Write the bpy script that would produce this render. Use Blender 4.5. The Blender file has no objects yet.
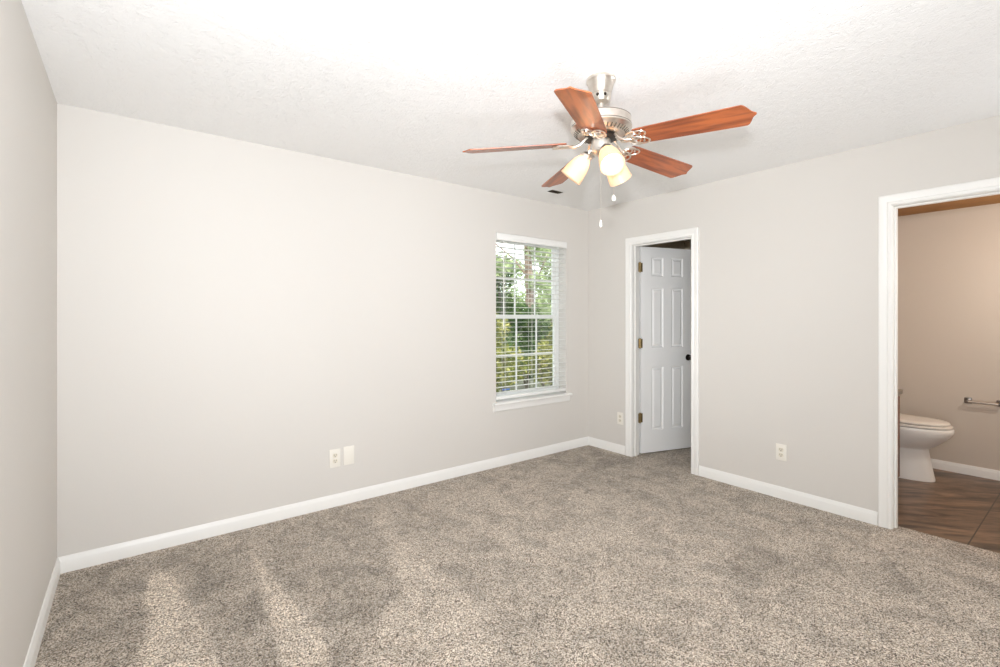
import bpy, bmesh, math, random
from mathutils import Vector, Matrix
PI = math.pi
random.seed(7)
scn = bpy.context.scene
COL = scn.collection

# ------------------------------------------------------------------ camera, world, lights, exposure
YAW = math.radians(37.82)
CZ = 1.329
FPX, HY = 474.0, 317.3
cam_d = bpy.data.cameras.new('camera')
cam = bpy.data.objects.new('camera', cam_d); COL.objects.link(cam)
cam.location = (0, 0, CZ); cam.rotation_euler = (PI/2, 0, -YAW)
cam_d.sensor_width = 36; cam_d.lens = FPX/1000*36
cam_d.shift_y = -(333.5-HY)/1000
cam_d.clip_start = 0.02; cam_d.clip_end = 200
scn.camera = cam
scn.view_settings.view_transform = 'Standard'
scn.view_settings.look = 'None'
scn.view_settings.gamma = 1
scn.view_settings.use_curve_mapping = False
scn.view_settings.exposure = 0.08
scn.cycles.use_denoising = True
scn.cycles.diffuse_bounces = 8
scn.cycles.max_bounces = 14
scn.cycles.sample_clamp_indirect = 6

world = bpy.data.worlds.new('world'); scn.world = world; world.use_nodes = True
wn = world.node_tree; bg = wn.nodes['Background']
bg.inputs[0].default_value = (0.93, 0.97, 1.0, 1); bg.inputs[1].default_value = 3.0

def light(name, kind, loc, energy, color=(1, 1, 1), rot=(0, 0, 0), **kw):
    d = bpy.data.lights.new(name, kind); d.energy = energy; d.color = color
    for k, v in kw.items(): setattr(d, k, v)
    o = bpy.data.objects.new(name, d); COL.objects.link(o); o.location = loc; o.rotation_euler = rot
    return o
light('camera_flash', 'SPOT', (0.0, -0.02, 1.55), 215, (0.95, 0.98, 1.025), (PI/2+0.36, 0, -YAW), shadow_soft_size=0.035, spot_size=math.radians(138), spot_blend=1.0)
light('far_corner_fill', 'SPOT', (0.0, -0.02, 1.55), 80, (0.97, 0.98, 1.0), (PI/2+0.12, 0, -0.86), shadow_soft_size=0.035, spot_size=math.radians(66), spot_blend=1.0)  # extra narrow spot added to brighten the far corner and closet door
# added unseen fills behind the camera: left, right, one tilted up to the ceiling
light('rear_left_fill', 'AREA', (0.4, -0.40, 1.2), 20, (0.94, 0.98, 1.03), (PI/2, 0, 0), shape='RECTANGLE', size=1.0, size_y=1.8)
light('rear_right_fill', 'AREA', (3.70, -0.25, 1.3), 9, (0.94, 0.98, 1.03), (PI/2, 0, 1.1), shape='RECTANGLE', size=0.35, size_y=1.6)
light('rear_ceiling_fill', 'AREA', (0.3, -0.39, 0.5), 26, (0.92, 0.98, 1.06), (PI/2+0.75, 0, -0.5), shape='RECTANGLE', size=1.0, size_y=0.6)
light('bathroom_fill', 'POINT', (4.7, 0.05, 1.75), 24, (1.0, 0.94, 0.86), shadow_soft_size=0.08)  # unseen point light added to brighten the bathroom
sun = light('sun', 'SUN', (0, 0, 10), 5.5, (1.0, 0.94, 0.82), (math.radians(48), 0, math.radians(-25)), angle=0.01)

# ------------------------------------------------------------------ helpers
def tag(o, label=None, cat=None, group=None, kind=None):
    if label: o['label'] = label
    if cat: o['category'] = cat
    if group: o['group'] = group
    if kind: o['kind'] = kind
    return o
def empty(name, loc=(0, 0, 0), rz=0, label=None, cat=None, group=None, kind=None):
    o = bpy.data.objects.new(name, None); COL.objects.link(o)
    o.location = loc; o.rotation_euler = (0, 0, rz); o.empty_display_size = 0.1
    return tag(o, label, cat, group, kind)
def obj(name, bm, mat, parent=None, smooth=False, label=None):
    bmesh.ops.recalc_face_normals(bm, faces=bm.faces)
    me = bpy.data.meshes.new(name); bm.to_mesh(me); bm.free()
    for m in (mat if isinstance(mat, (list, tuple)) else [mat]): me.materials.append(m)
    if smooth:
        me.polygons.foreach_set('use_smooth', [True]*len(me.polygons))
        me.set_sharp_from_angle(angle=math.radians(smooth if smooth is not True else 40))
    o = bpy.data.objects.new(name, me); COL.objects.link(o)
    if parent: o.parent = parent
    if label: o['label'] = label
    return o
def struct(name, bm, mat, parent=None, smooth=False):
    o = obj(name, bm, mat, parent, smooth)
    if not parent: o['kind'] = 'structure'
    return o
def merge(bm, b2, M=None):
    if M is not None: b2.transform(M)
    me = bpy.data.meshes.new('tmp'); b2.to_mesh(me); b2.free(); bm.from_mesh(me); bpy.data.meshes.remove(me)
def box(bm, x0, x1, y0, y1, z0, z1, bev=0, seg=2, M=None):
    b = bmesh.new(); bmesh.ops.create_cube(b, size=1)
    for v in b.verts:
        v.co = Vector(((x0+x1)/2+v.co.x*(x1-x0), (y0+y1)/2+v.co.y*(y1-y0), (z0+z1)/2+v.co.z*(z1-z0)))
    if bev: bmesh.ops.bevel(b, geom=b.edges[:], offset=bev, segments=seg, affect='EDGES', profile=0.5)
    merge(bm, b, M)
def lathe(bm, prof, n=40, M=None, caps=True):
    """prof: list of (radius, z)"""
    b = bmesh.new(); rings = []
    for r, z in prof:
        if r < 1e-6: rings.append([b.verts.new((0, 0, z))])
        else: rings.append([b.verts.new((r*math.cos(2*PI*i/n), r*math.sin(2*PI*i/n), z)) for i in range(n)])
    for A, B in zip(rings, rings[1:]):
        for i in range(n):
            j = (i+1) % n
            if len(A) == 1 and len(B) == 1: continue
            if len(A) == 1: b.faces.new((A[0], B[i], B[j]))
            elif len(B) == 1: b.faces.new((A[i], A[j], B[0]))
            else: b.faces.new((A[i], A[j], B[j], B[i]))
    if caps:
        for R in (rings[0], rings[-1]):
            if len(R) > 1: b.faces.new(R)
    merge(bm, b, M)
def tube(bm, pts, r, n=8, closed=False, M=None):
    b = bmesh.new(); pts = [Vector(p) for p in pts]; rings = []; N = len(pts)
    up = Vector((0.13, 0.21, 0.97)).normalized()
    for i, p in enumerate(pts):
        if closed: t = pts[(i+1) % N]-pts[i-1]
        else: t = pts[min(i+1, N-1)]-pts[max(i-1, 0)]
        t.normalize(); u = up-t*up.dot(t)
        if u.length < 1e-3: u = Vector((1, 0, 0))-t*t.x
        u.normalize(); w = t.cross(u); up = u
        rr = r[i] if isinstance(r, (list, tuple)) else r
        rings.append([b.verts.new(p+(u*math.cos(2*PI*k/n)+w*math.sin(2*PI*k/n))*rr) for k in range(n)])
    prs = list(zip(rings, rings[1:]))
    if closed: prs.append((rings[-1], rings[0]))
    for A, B in prs:
        for k in range(n): b.faces.new((A[k], A[(k+1) % n], B[(k+1) % n], B[k]))
    if not closed: b.faces.new(rings[0]); b.faces.new(rings[-1])
    merge(bm, b, M)
def loft(bm, rings, M=None, caps=True):
    b = bmesh.new(); R = [[b.verts.new(p) for p in r] for r in rings]; n = len(R[0])
    for A, B in zip(R, R[1:]):
        for k in range(n): b.faces.new((A[k], A[(k+1) % n], B[(k+1) % n], B[k]))
    if caps: b.faces.new(R[0]); b.faces.new(R[-1])
    merge(bm, b, M)
def profile_run(bm, prof, p0, p1, out):
    """sweep a baseboard/casing profile (off, up) from p0 to p1; out = unit vector off the wall"""
    out = Vector(out); up = Vector((0, 0, 1))
    loft(bm, [[Vector(p)+out*a+up*c for a, c in prof] for p in (p0, p1)])
def poly_prism(bm, pts, t0, t1, M=None):
    loft(bm, [[(x, y, t0) for x, y in pts], [(x, y, t1) for x, y in pts]], M)
def copy_tree(o, parent=None):
    c = o.copy(); COL.objects.link(c); c.parent = parent
    for ch in [k for k in bpy.data.objects if k.parent == o]: copy_tree(ch, c)
    return c

# ------------------------------------------------------------------ materials
def mat(name, color, rough=0.5, metal=0.0, bump=None, var=None, spec=0.5, coat=0.0, wave=None):
    """bump=(scale, strength, distance); var=(scale, other colour, amount)"""
    m = bpy.data.materials.new(name); m.use_nodes = True; nt = m.node_tree; N = nt.nodes; L = nt.links
    b = N['Principled BSDF']
    b.inputs['Base Color'].default_value = (*color, 1); b.inputs['Roughness'].default_value = rough
    b.inputs['Metallic'].default_value = metal; b.inputs['Specular IOR Level'].default_value = spec
    b.inputs['Coat Weight'].default_value = coat
    tc = N.new('ShaderNodeTexCoord')
    if var:
        n = N.new('ShaderNodeTexNoise'); n.inputs['Scale'].default_value = var[0]; n.inputs['Detail'].default_value = 4
        L.new(tc.outputs['Object'], n.inputs['Vector'])
        r = N.new('ShaderNodeMapRange'); r.inputs[1].default_value = 0.35; r.inputs[2].default_value = 0.65
        r.inputs[4].default_value = var[2]
        L.new(n.outputs['Fac'], r.inputs[0])
        mx = N.new('ShaderNodeMix'); mx.data_type = 'RGBA'; mx.inputs[6].default_value = (*color, 1); mx.inputs[7].default_value = (*var[1], 1)
        L.new(r.outputs[0], mx.inputs[0]); L.new(mx.outputs[2], b.inputs['Base Color'])
    if bump:
        n = N.new('ShaderNodeTexNoise'); n.inputs['Scale'].default_value = bump[0]; n.inputs['Detail'].default_value = 3
        L.new(tc.outputs['Object'], n.inputs['Vector'])
        bp = N.new('ShaderNodeBump'); bp.inputs['Strength'].default_value = bump[1]; bp.inputs['Distance'].default_value = bump[2]
        L.new(n.outputs['Fac'], bp.inputs['Height']); L.new(bp.outputs[0], b.inputs['Normal'])
    return m

M_wall = mat('greige_wall_paint', (0.685, 0.660, 0.624), 0.6, bump=(90, 0.12, 0.002), spec=0.3)
M_bwall = mat('bathroom_wall_paint', (0.62, 0.55, 0.475), 0.45, bump=(90, 0.12, 0.002), spec=0.4)
M_cwhite = mat('closet_bounce_white', (0.86, 0.85, 0.82), 0.6, bump=(90, 0.1, 0.002))  # closet front and side made white to bounce light onto the door leaf
M_cwall = mat('closet_shaded_wall', (0.66, 0.58, 0.47), 0.7, bump=(90, 0.1, 0.002))  # shade of the unlit closet put into the colour, keeps the door gap dark
M_trim = mat('white_trim_paint', (0.86, 0.855, 0.83), 0.32, bump=(60, 0.05, 0.001))
M_door = mat('white_door_paint', (0.92, 0.925, 0.92), 0.38, bump=(50, 0.06, 0.001))
M_ext = mat('outside_siding', (0.6, 0.58, 0.52), 0.8, bump=(20, 0.2, 0.004))
M_brass = mat('aged_brass', (0.40, 0.29, 0.13), 0.35, 1.0, var=(60, (0.24, 0.17, 0.08), 0.8))
M_black = mat('dark_bronze', (0.035, 0.028, 0.022), 0.3, 0.8, var=(40, (0.07, 0.05, 0.04), 0.6))
M_nickel = mat('brushed_nickel', (0.78, 0.73, 0.665), 0.30, 1.0, var=(35, (0.66, 0.61, 0.55), 0.7), bump=(220, 0.08, 0.0005))
M_pewter = mat('dark_pewter', (0.26, 0.24, 0.22), 0.3, 1.0, var=(60, (0.16, 0.15, 0.14), 0.7))
M_vinyl = mat('white_vinyl', (0.86, 0.87, 0.86), 0.35, bump=(70, 0.03, 0.001))
M_slat = mat('white_blind_slat', (0.86, 0.86, 0.84), 0.4, bump=(90, 0.03, 0.0008))
M_cord = mat('white_cord', (0.80, 0.80, 0.77), 0.8, bump=(400, 0.3, 0.0004))
M_plate = mat('ivory_plate', (0.84, 0.81, 0.74), 0.35, bump=(80, 0.02, 0.0005))
M_recept = mat('cream_receptacle', (0.78, 0.73, 0.62), 0.4, bump=(80, 0.02, 0.0005))
M_slot = mat('dark_slot', (0.09, 0.075, 0.055), 0.6, bump=(80, 0.02, 0.0005))
M_china = mat('white_china', (0.86, 0.84, 0.80), 0.3, coat=0.15, bump=(12, 0.02, 0.002))
M_seat = mat('toilet_seat_plastic', (0.84, 0.80, 0.74), 0.22, bump=(12, 0.02, 0.001))
M_vent = mat('dark_register_metal', (0.12, 0.095, 0.07), 0.55, 0.3, bump=(60, 0.1, 0.001))
M_blue = mat('blue_latch', (0.08, 0.20, 0.62), 0.4, bump=(60, 0.05, 0.001))
M_bark = mat('pale_bark', (0.36, 0.27, 0.22), 0.9, bump=(14, 0.9, 0.03), var=(7, (0.16, 0.11, 0.085), 1.0))
M_bark2 = mat('grey_bark', (0.20, 0.17, 0.13), 0.9, bump=(14, 0.9, 0.03), var=(5, (0.10, 0.08, 0.06), 0.9))
M_lawn = mat('leaf_litter_ground', (0.16, 0.15, 0.11), 0.95, bump=(30, 0.8, 0.03), var=(3, (0.10, 0.12, 0.05), 1.0))
M_vanity = mat('red_brown_vanity_wood', (0.22, 0.085, 0.04), 0.4, bump=(60, 0.1, 0.001), var=(9, (0.13, 0.045, 0.02), 0.9))
M_vtop = mat('grey_brown_stone_top', (0.20, 0.165, 0.125), 0.3, bump=(60, 0.1, 0.001), var=(40, (0.33, 0.28, 0.22), 0.9))
M_bceil = mat('brown_bathroom_ceiling', (0.34, 0.15, 0.03), 0.6, bump=(30, 0.2, 0.002), var=(6, (0.27, 0.11, 0.02), 0.9))  # plain brown tone for the bathroom ceiling, mottled at random

def ceiling_mat():
    m = mat('textured_white_ceiling', (0.90, 0.90, 0.895), 0.8, spec=0.25); nt = m.node_tree; N = nt.nodes; L = nt.links
    b = N['Principled BSDF']; tc = N.new('ShaderNodeTexCoord')
    n1 = N.new('ShaderNodeTexNoise'); n1.inputs['Scale'].default_value = 34; n1.inputs['Detail'].default_value = 5
    n1.inputs['Roughness'].default_value = 0.6; n1.inputs['Distortion'].default_value = 1.6
    v = N.new('ShaderNodeTexVoronoi'); v.inputs['Scale'].default_value = 24; v.feature = 'SMOOTH_F1'
    ad = N.new('ShaderNodeMath'); ad.operation = 'ADD'
    ds = N.new('ShaderNodeVectorMath'); ds.operation = 'MULTIPLY_ADD'
    L.new(tc.outputs['Object'], n1.inputs['Vector']); L.new(n1.outputs['Color'], ds.inputs[0]); ds.inputs[1].default_value = (0.12, 0.12, 0)
    L.new(tc.outputs['Object'], ds.inputs[2]); L.new(ds.outputs[0], v.inputs['Vector'])
    L.new(n1.outputs['Fac'], ad.inputs[0]); L.new(v.outputs['Distance'], ad.inputs[1])
    bp = N.new('ShaderNodeBump'); bp.inputs['Strength'].default_value = 0.5; bp.inputs['Distance'].default_value = 0.008
    L.new(ad.outputs[0], bp.inputs['Height']); L.new(bp.outputs[0], b.inputs['Normal'])
    return m
M_ceil = ceiling_mat()

def carpet_mat():
    m = mat('beige_cut_pile_carpet', (0.4, 0.33, 0.26), 0.95, spec=0.1); nt = m.node_tree; N = nt.nodes; L = nt.links
    b = N['Principled BSDF']; tc = N.new('ShaderNodeTexCoord')
    b.inputs['Sheen Weight'].default_value = 0.15; b.inputs['Sheen Roughness'].default_value = 0.6
    n = N.new('ShaderNodeTexNoise'); n.inputs['Scale'].default_value = 260; n.inputs['Detail'].default_value = 3; n.inputs['Roughness'].default_value = 0.7
    L.new(tc.outputs['Object'], n.inputs['Vector'])
    vo = N.new('ShaderNodeTexVoronoi'); vo.inputs['Scale'].default_value = 260; L.new(tc.outputs['Object'], vo.inputs['Vector'])
    sp = N.new('ShaderNodeSeparateColor'); L.new(vo.outputs['Color'], sp.inputs[0])
    av = N.new('ShaderNodeMix'); av.data_type = 'FLOAT'; av.inputs[0].default_value = 0.45; L.new(sp.outputs[0], av.inputs[2]); L.new(n.outputs['Fac'], av.inputs[3])
    r = N.new('ShaderNodeValToRGB'); e = r.color_ramp.elements
    e[0].position = 0.27; e[0].color = (0.05, 0.036, 0.024, 1)
    e[1].position = 0.72; e[1].color = (0.92, 0.84, 0.74, 1)
    x = e.new(0.38); x.color = (0.31, 0.247, 0.183, 1)
    x = e.new(0.54); x.color = (0.585, 0.49, 0.39, 1)
    L.new(av.outputs[0], r.inputs[0])
    at = N.new('ShaderNodeAttribute'); at.attribute_name = 'pile_lay'
    n2 = N.new('ShaderNodeTexNoise'); n2.inputs['Scale'].default_value = 5.5; n2.inputs['Detail'].default_value = 6; n2.inputs['Roughness'].default_value = 0.62
    n2.inputs['Distortion'].default_value = 0.7
    L.new(tc.outputs['Object'], n2.inputs['Vector'])
    m1 = N.new('ShaderNodeMapRange'); m1.inputs[1].default_value = 0.38; m1.inputs[2].default_value = 0.56; m1.inputs[3].default_value = -0.25; m1.inputs[4].default_value = 0.12
    L.new(n2.outputs['Fac'], m1.inputs[0])
    ad = N.new('ShaderNodeMath'); ad.operation = 'ADD'; L.new(m1.outputs[0], ad.inputs[0]); L.new(at.outputs['Fac'], ad.inputs[1])
    m2 = N.new('ShaderNodeMath'); m2.operation = 'MULTIPLY_ADD'; m2.inputs[1].default_value = 0.7; m2.inputs[2].default_value = 0.85
    L.new(ad.outputs[0], m2.inputs[0])
    vm = N.new('ShaderNodeVectorMath'); vm.operation = 'SCALE'
    L.new(r.outputs[0], vm.inputs[0]); L.new(m2.outputs[0], vm.inputs['Scale']); L.new(vm.outputs[0], b.inputs['Base Color'])
    bp = N.new('ShaderNodeBump'); bp.inputs['Strength'].default_value = 0.8; bp.inputs['Distance'].default_value = 0.006
    L.new(n.outputs['Fac'], bp.inputs['Height']); L.new(bp.outputs[0], b.inputs['Normal'])
    return m
M_carpet = carpet_mat()

def tile_mat():
    m = mat('brown_slate_tile', (0.2, 0.14, 0.09), 0.35); nt = m.node_tree; N = nt.nodes; L = nt.links
    b = N['Principled BSDF']; tc = N.new('ShaderNodeTexCoord')
    m0 = N.new('ShaderNodeMapping'); m0.inputs['Rotation'].default_value = (0, 0, 0.85); L.new(tc.outputs['Object'], m0.inputs[0])
    mp = N.new('ShaderNodeMapping'); mp.inputs['Scale'].default_value = (1.0, 4.5, 1)
    L.new(m0.outputs[0], mp.inputs[0])
    n = N.new('ShaderNodeTexNoise'); n.inputs['Scale'].default_value = 2.6; n.inputs['Detail'].default_value = 7; n.inputs['Roughness'].default_value = 0.62; n.inputs['Distortion'].default_value = 0.9
    L.new(mp.outputs[0], n.inputs['Vector'])
    r = N.new('ShaderNodeValToRGB'); e = r.color_ramp.elements
    e[0].position = 0.33; e[0].color = (0.055, 0.035, 0.022, 1); e[1].position = 0.68; e[1].color = (0.32, 0.20, 0.12, 1)
    x = e.new(0.5); x.color = (0.17, 0.105, 0.065, 1)
    L.new(n.outputs['Fac'], r.inputs[0])
    br = N.new('ShaderNodeTexBrick'); br.offset = 0.0; br.inputs['Scale'].default_value = 1; br.inputs['Brick Width'].default_value = 2.6; br.inputs['Row Height'].default_value = 0.62
    br.inputs['Mortar Size'].default_value = 0.0035; br.inputs['Mortar Smooth'].default_value = 0.1
    mp2 = N.new('ShaderNodeMapping'); mp2.inputs['Location'].default_value = (-3.5, 0.107, 0)
    L.new(tc.outputs['Object'], mp2.inputs[0]); L.new(mp2.outputs[0], br.inputs['Vector'])
    mx = N.new('ShaderNodeMix'); mx.data_type = 'RGBA'; L.new(br.outputs['Fac'], mx.inputs[0]); L.new(r.outputs[0], mx.inputs[6])
    mx.inputs[7].default_value = (0.045, 0.032, 0.022, 1); L.new(mx.outputs[2], b.inputs['Base Color'])
    bp = N.new('ShaderNodeBump'); bp.inputs['Strength'].default_value = 0.3; bp.inputs['Distance'].default_value = 0.004
    L.new(n.outputs['Fac'], bp.inputs['Height']); L.new(bp.outputs[0], b.inputs['Normal'])
    return m
M_tile = tile_mat()

def blade_mat():
    m = mat('cherry_fan_blade', (0.5, 0.15, 0.05), 0.35, coat=0.25); nt = m.node_tree; N = nt.nodes; L = nt.links
    b = N['Principled BSDF']; tc = N.new('ShaderNodeTexCoord')
    mp = N.new('ShaderNodeMapping'); mp.inputs['Scale'].default_value = (2.2, 22, 22); L.new(tc.outputs['Object'], mp.inputs[0])
    n = N.new('ShaderNodeTexNoise'); n.inputs['Scale'].default_value = 1.3; n.inputs['Detail'].default_value = 6; n.inputs['Distortion'].default_value = 0.5
    L.new(mp.outputs[0], n.inputs['Vector'])
    r = N.new('ShaderNodeValToRGB'); e = r.color_ramp.elements
    e[0].position = 0.36; e[0].color = (0.205, 0.052, 0.020, 1); e[1].position = 0.60; e[1].color = (0.46, 0.125, 0.038, 1)
    L.new(n.outputs['Fac'], r.inputs[0]); L.new(r.outputs[0], b.inputs['Base Color'])
    return m
M_blade = blade_mat()

def shade_mat():
    m = bpy.data.materials.new('frosted_shade_glass'); m.use_nodes = True; nt = m.node_tree; N = nt.nodes; L = nt.links
    N.remove(N['Principled BSDF']); out = N['Material Output']
    tc = N.new('ShaderNodeTexCoord'); n = N.new('ShaderNodeTexNoise'); n.inputs['Scale'].default_value = 25; L.new(tc.outputs['Object'], n.inputs['Vector'])
    cr = N.new('ShaderNodeMix'); cr.data_type = 'RGBA'; cr.inputs[6].default_value = (0.88, 0.70, 0.51, 1); cr.inputs[7].default_value = (0.90, 0.74, 0.57, 1)
    L.new(n.outputs['Fac'], cr.inputs[0])
    d = N.new('ShaderNodeBsdfDiffuse'); t = N.new('ShaderNodeBsdfTranslucent'); g = N.new('ShaderNodeBsdfGlossy'); g.inputs['Roughness'].default_value = 0.25
    L.new(cr.outputs[2], d.inputs[0]); L.new(cr.outputs[2], t.inputs[0])
    a = N.new('ShaderNodeMixShader'); a.inputs[0].default_value = 0.45; L.new(d.outputs[0], a.inputs[1]); L.new(t.outputs[0], a.inputs[2])
    c = N.new('ShaderNodeMixShader'); c.inputs[0].default_value = 0.05; L.new(a.outputs[0], c.inputs[1]); L.new(g.outputs[0], c.inputs[2])
    L.new(c.outputs[0], out.inputs[0]); return m
M_shade = shade_mat()
def emit_mat(name, color, s):
    m = mat(name, color, 0.4); b = m.node_tree.nodes['Principled BSDF']
    b.inputs['Emission Color'].default_value = (*color, 1); b.inputs['Emission Strength'].default_value = s; return m
M_bulb = emit_mat('lit_bulb', (1.0, 0.87, 0.72), 14.0)
def glass_mat():
    m = bpy.data.materials.new('window_glass'); m.use_nodes = True; nt = m.node_tree; N = nt.nodes; L = nt.links
    N.remove(N['Principled BSDF']); out = N['Material Output']
    t = N.new('ShaderNodeBsdfTransparent'); t.inputs[0].default_value = (0.95, 0.97, 0.96, 1)
    g = N.new('ShaderNodeBsdfGlossy'); g.inputs['Roughness'].default_value = 0.02
    f = N.new('ShaderNodeFresnel'); f.inputs['IOR'].default_value = 1.35
    mx = N.new('ShaderNodeMixShader'); L.new(f.outputs[0], mx.inputs[0]); L.new(t.outputs[0], mx.inputs[1]); L.new(g.outputs[0], mx.inputs[2])
    L.new(mx.outputs[0], out.inputs[0]); return m
M_glass = glass_mat()
def leaf_mat(name, c1, c2, c3, sc=3.0):
    m = bpy.data.materials.new(name); m.use_nodes = True; nt = m.node_tree; N = nt.nodes; L = nt.links
    N.remove(N['Principled BSDF']); out = N['Material Output']
    tc = N.new('ShaderNodeTexCoord'); n = N.new('ShaderNodeTexNoise'); n.inputs['Scale'].default_value = sc; n.inputs['Detail'].default_value = 8; n.inputs['Roughness'].default_value = 0.8
    L.new(tc.outputs['Object'], n.inputs['Vector'])
    r = N.new('ShaderNodeValToRGB'); e = r.color_ramp.elements
    e[0].position = 0.36; e[0].color = (*c1, 1); e[1].position = 0.64; e[1].color = (*c3, 1); x = e.new(0.5); x.color = (*c2, 1)
    L.new(n.outputs['Fac'], r.inputs[0])
    d = N.new('ShaderNodeBsdfDiffuse'); t = N.new('ShaderNodeBsdfTranslucent')
    L.new(r.outputs[0], d.inputs[0]); L.new(r.outputs[0], t.inputs[0])
    a = N.new('ShaderNodeMixShader'); a.inputs[0].default_value = 0.4; L.new(d.outputs[0], a.inputs[1]); L.new(t.outputs[0], a.inputs[2])
    L.new(a.outputs[0], out.inputs[0]); return m
M_leaf_y = leaf_mat('yellow_green_leaves', (0.03, 0.05, 0.015), (0.22, 0.24, 0.06), (0.62, 0.56, 0.24))
M_leaf_d = leaf_mat('dark_green_leaves', (0.02, 0.045, 0.02), (0.06, 0.11, 0.04), (0.22, 0.30, 0.10))
M_leaf_p = leaf_mat('pale_green_leaves', (0.16, 0.22, 0.11), (0.36, 0.44, 0.24), (0.60, 0.66, 0.40))

# ------------------------------------------------------------------ room constants
XL, XB, YA, YS, H = -0.307, 3.768, 3.348, -0.437, 2.44
WT = 0.11                       # partition thickness
XI = XB+WT                      # inner side of the door wall
XF = 5.60                       # far wall of bathroom and closet
BY0, BY1 = -0.437, 1.51         # bathroom extent
CO0, CO1, COZ = 2.194, 2.797, 2.018     # closet opening
BO0, BO1, BOZ = 0.06, 0.838, 2.028      # bathroom opening
WX0, WX1, WZ0, WZ1 = 2.554, 3.440, 0.560, 2.085   # window opening
BC = 2.262                      # bathroom ceiling
def onfloor(px, py):
    l = (px-500)/FPX; u = (HY-py)/FPX; fx, fy = math.sin(YAW), math.cos(YAW)
    d = -CZ/u
    return ((fx+l*fy)*d, (fy-l*fx)*d)

# ------------------------------------------------------------------ carpet floor with pile marks
def in_poly(x, y, P):
    c = False; j = len(P)-1
    for i in range(len(P)):
        if (P[i][1] > y) != (P[j][1] > y) and x < (P[j][0]-P[i][0])*(y-P[i][1])/(P[j][1]-P[i][1])+P[i][0]: c = not c
        j = i
    return c
def pdist(x, y, P):
    best = 9
    for i in range(len(P)):
        ax, ay = P[i-1]; bx, by = P[i]; dx, dy = bx-ax, by-ay
        t = max(0, min(1, ((x-ax)*dx+(y-ay)*dy)/(dx*dx+dy*dy+1e-9)))
        best = min(best, math.hypot(x-ax-t*dx, y-ay-t*dy))
    return best
marks = [  # (pixel-traced outline of a vacuum stroke on the floor, brightness, softness)
    ([(148, 577), (162, 571), (176, 578), (200, 622), (222, 667), (226, 690), (138, 690), (144, 640)], 0.50, 0.012),
    ([(251, 553), (262, 562), (300, 610), (318, 632), (345, 690), (285, 690), (278, 640), (262, 590)], 0.44, 0.016),
    ([(376, 515), (398, 535), (432, 562), (470, 600), (500, 650), (470, 690), (380, 690), (372, 640), (405, 590), (388, 545)], 0.26, 0.04),
    ([(440, 500), (520, 480), (640, 500), (730, 540), (720, 590), (600, 600), (520, 560)], 0.12, 0.10),
    ([(560, 600), (760, 590), (1000, 610), (1000, 690), (540, 690)], 0.12, 0.12),
    ([(560, 447), (588, 447), (640, 460), (600, 470), (545, 462)], -0.15, 0.05),
    ([(60, 575), (150, 556), (140, 600), (132, 690), (20, 690)], -0.12, 0.04),
    ([(180, 560), (245, 545), (262, 600), (275, 660), (240, 680), (200, 600)], -0.16, 0.04),
    ([(270, 535), (370, 512), (395, 580), (368, 640), (340, 660), (300, 590)], -0.13, 0.05),
    ([(700, 560), (760, 540), (800, 570), (740, 600)], -0.12, 0.06),
    ([(820, 560), (900, 560), (960, 590), (880, 600)], -0.12, 0.06),
]
marks = [([onfloor(*p) for p in P], a, s) for P, a, s in marks]
from mathutils import noise as mnoise
def lay(x, y):
    wx = x+0.014*mnoise.noise(Vector((x*9, y*9, 1))); wy = y+0.014*mnoise.noise(Vector((x*9, y*9, 7)))
    v = 0.0
    for P, a, s in marks:
        d = pdist(wx, wy, P); ins = in_poly(wx, wy, P)
        k = min(1, max(0, 0.5+(d if ins else -d)/(2*s))); v += a*k*k*(3-2*k)
    return v
bm = bmesh.new(); lyr = bm.verts.layers.float.new('pile_lay')
st = 0.02
def grid(x0, x1, y0, y1):
    nx, ny = max(1, round((x1-x0)/st)), max(1, round((y1-y0)/st))
    V = []
    for j in range(ny+1):
        row = []
        for i in range(nx+1):
            x, y = x0+(x1-x0)*i/nx, y0+(y1-y0)*j/ny
            v = bm.verts.new((x, y, 0)); v[lyr] = lay(x, y); row.append(v)
        V.append(row)
    for j in range(ny):
        for i in range(nx): bm.faces.new((V[j][i], V[j][i+1], V[j+1][i+1], V[j+1][i]))
grid(XL, XB, YS, YA)
grid(XB, XF, BY1+0.09, YA)
grid(XB, 3.856, BO0, BO1)
struct('floor', bm, M_carpet)
bm = bmesh.new(); box(bm, XL-0.2, XF+0.2, YS-0.2, YA+0.15, -0.30, -0.02)
struct('floor_slab', bm, M_ext)
bm = bmesh.new(); box(bm, 3.856, XF, BY0, BY1, -0.012, -0.004); struct('floor_bathroom', bm, M_tile)

# ------------------------------------------------------------------ walls
bm = bmesh.new(); box(bm, XL-0.12, XL, YS-0.12, YA+0.16, -0.05, H+0.05); struct('wall_left', bm, M_wall)
bm = bmesh.new(); box(bm, XL, XF+0.12, YS-0.12, YS, -0.05, H+0.05); struct('wall_rear', bm, M_wall)
bm = bmesh.new()
for b in ((XL, WX0, -0.05, H+0.05), (WX1, XI, -0.05, H+0.05), (WX0, WX1, -0.05, WZ0), (WX0, WX1, WZ1, H+0.05)):
    box(bm, b[0], b[1], YA, YA+0.16, b[2], b[3])
struct('wall_back', bm, M_wall)
bm = bmesh.new(); box(bm, XI, XF+0.12, YA, YA+0.16, -0.05, H+0.05); struct('wall_closet_back', bm, M_cwall)
bm = bmesh.new()
RO = 0.010    # rough opening, hidden behind casing and jamb
for b in ((CO1+RO, YA, -0.05, H+0.05), (BO1+RO, CO0-RO, -0.05, H+0.05), (YS, BO0-RO, -0.05, H+0.05), (CO0-RO, CO1+RO, COZ+RO, H+0.05), (BO0-RO, BO1+RO, BOZ+RO, H+0.05)):
    box(bm, XB, XI-0.02, b[0], b[1], b[2], b[3])
struct('wall_right', bm, M_wall)
bm = bmesh.new()
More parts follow.
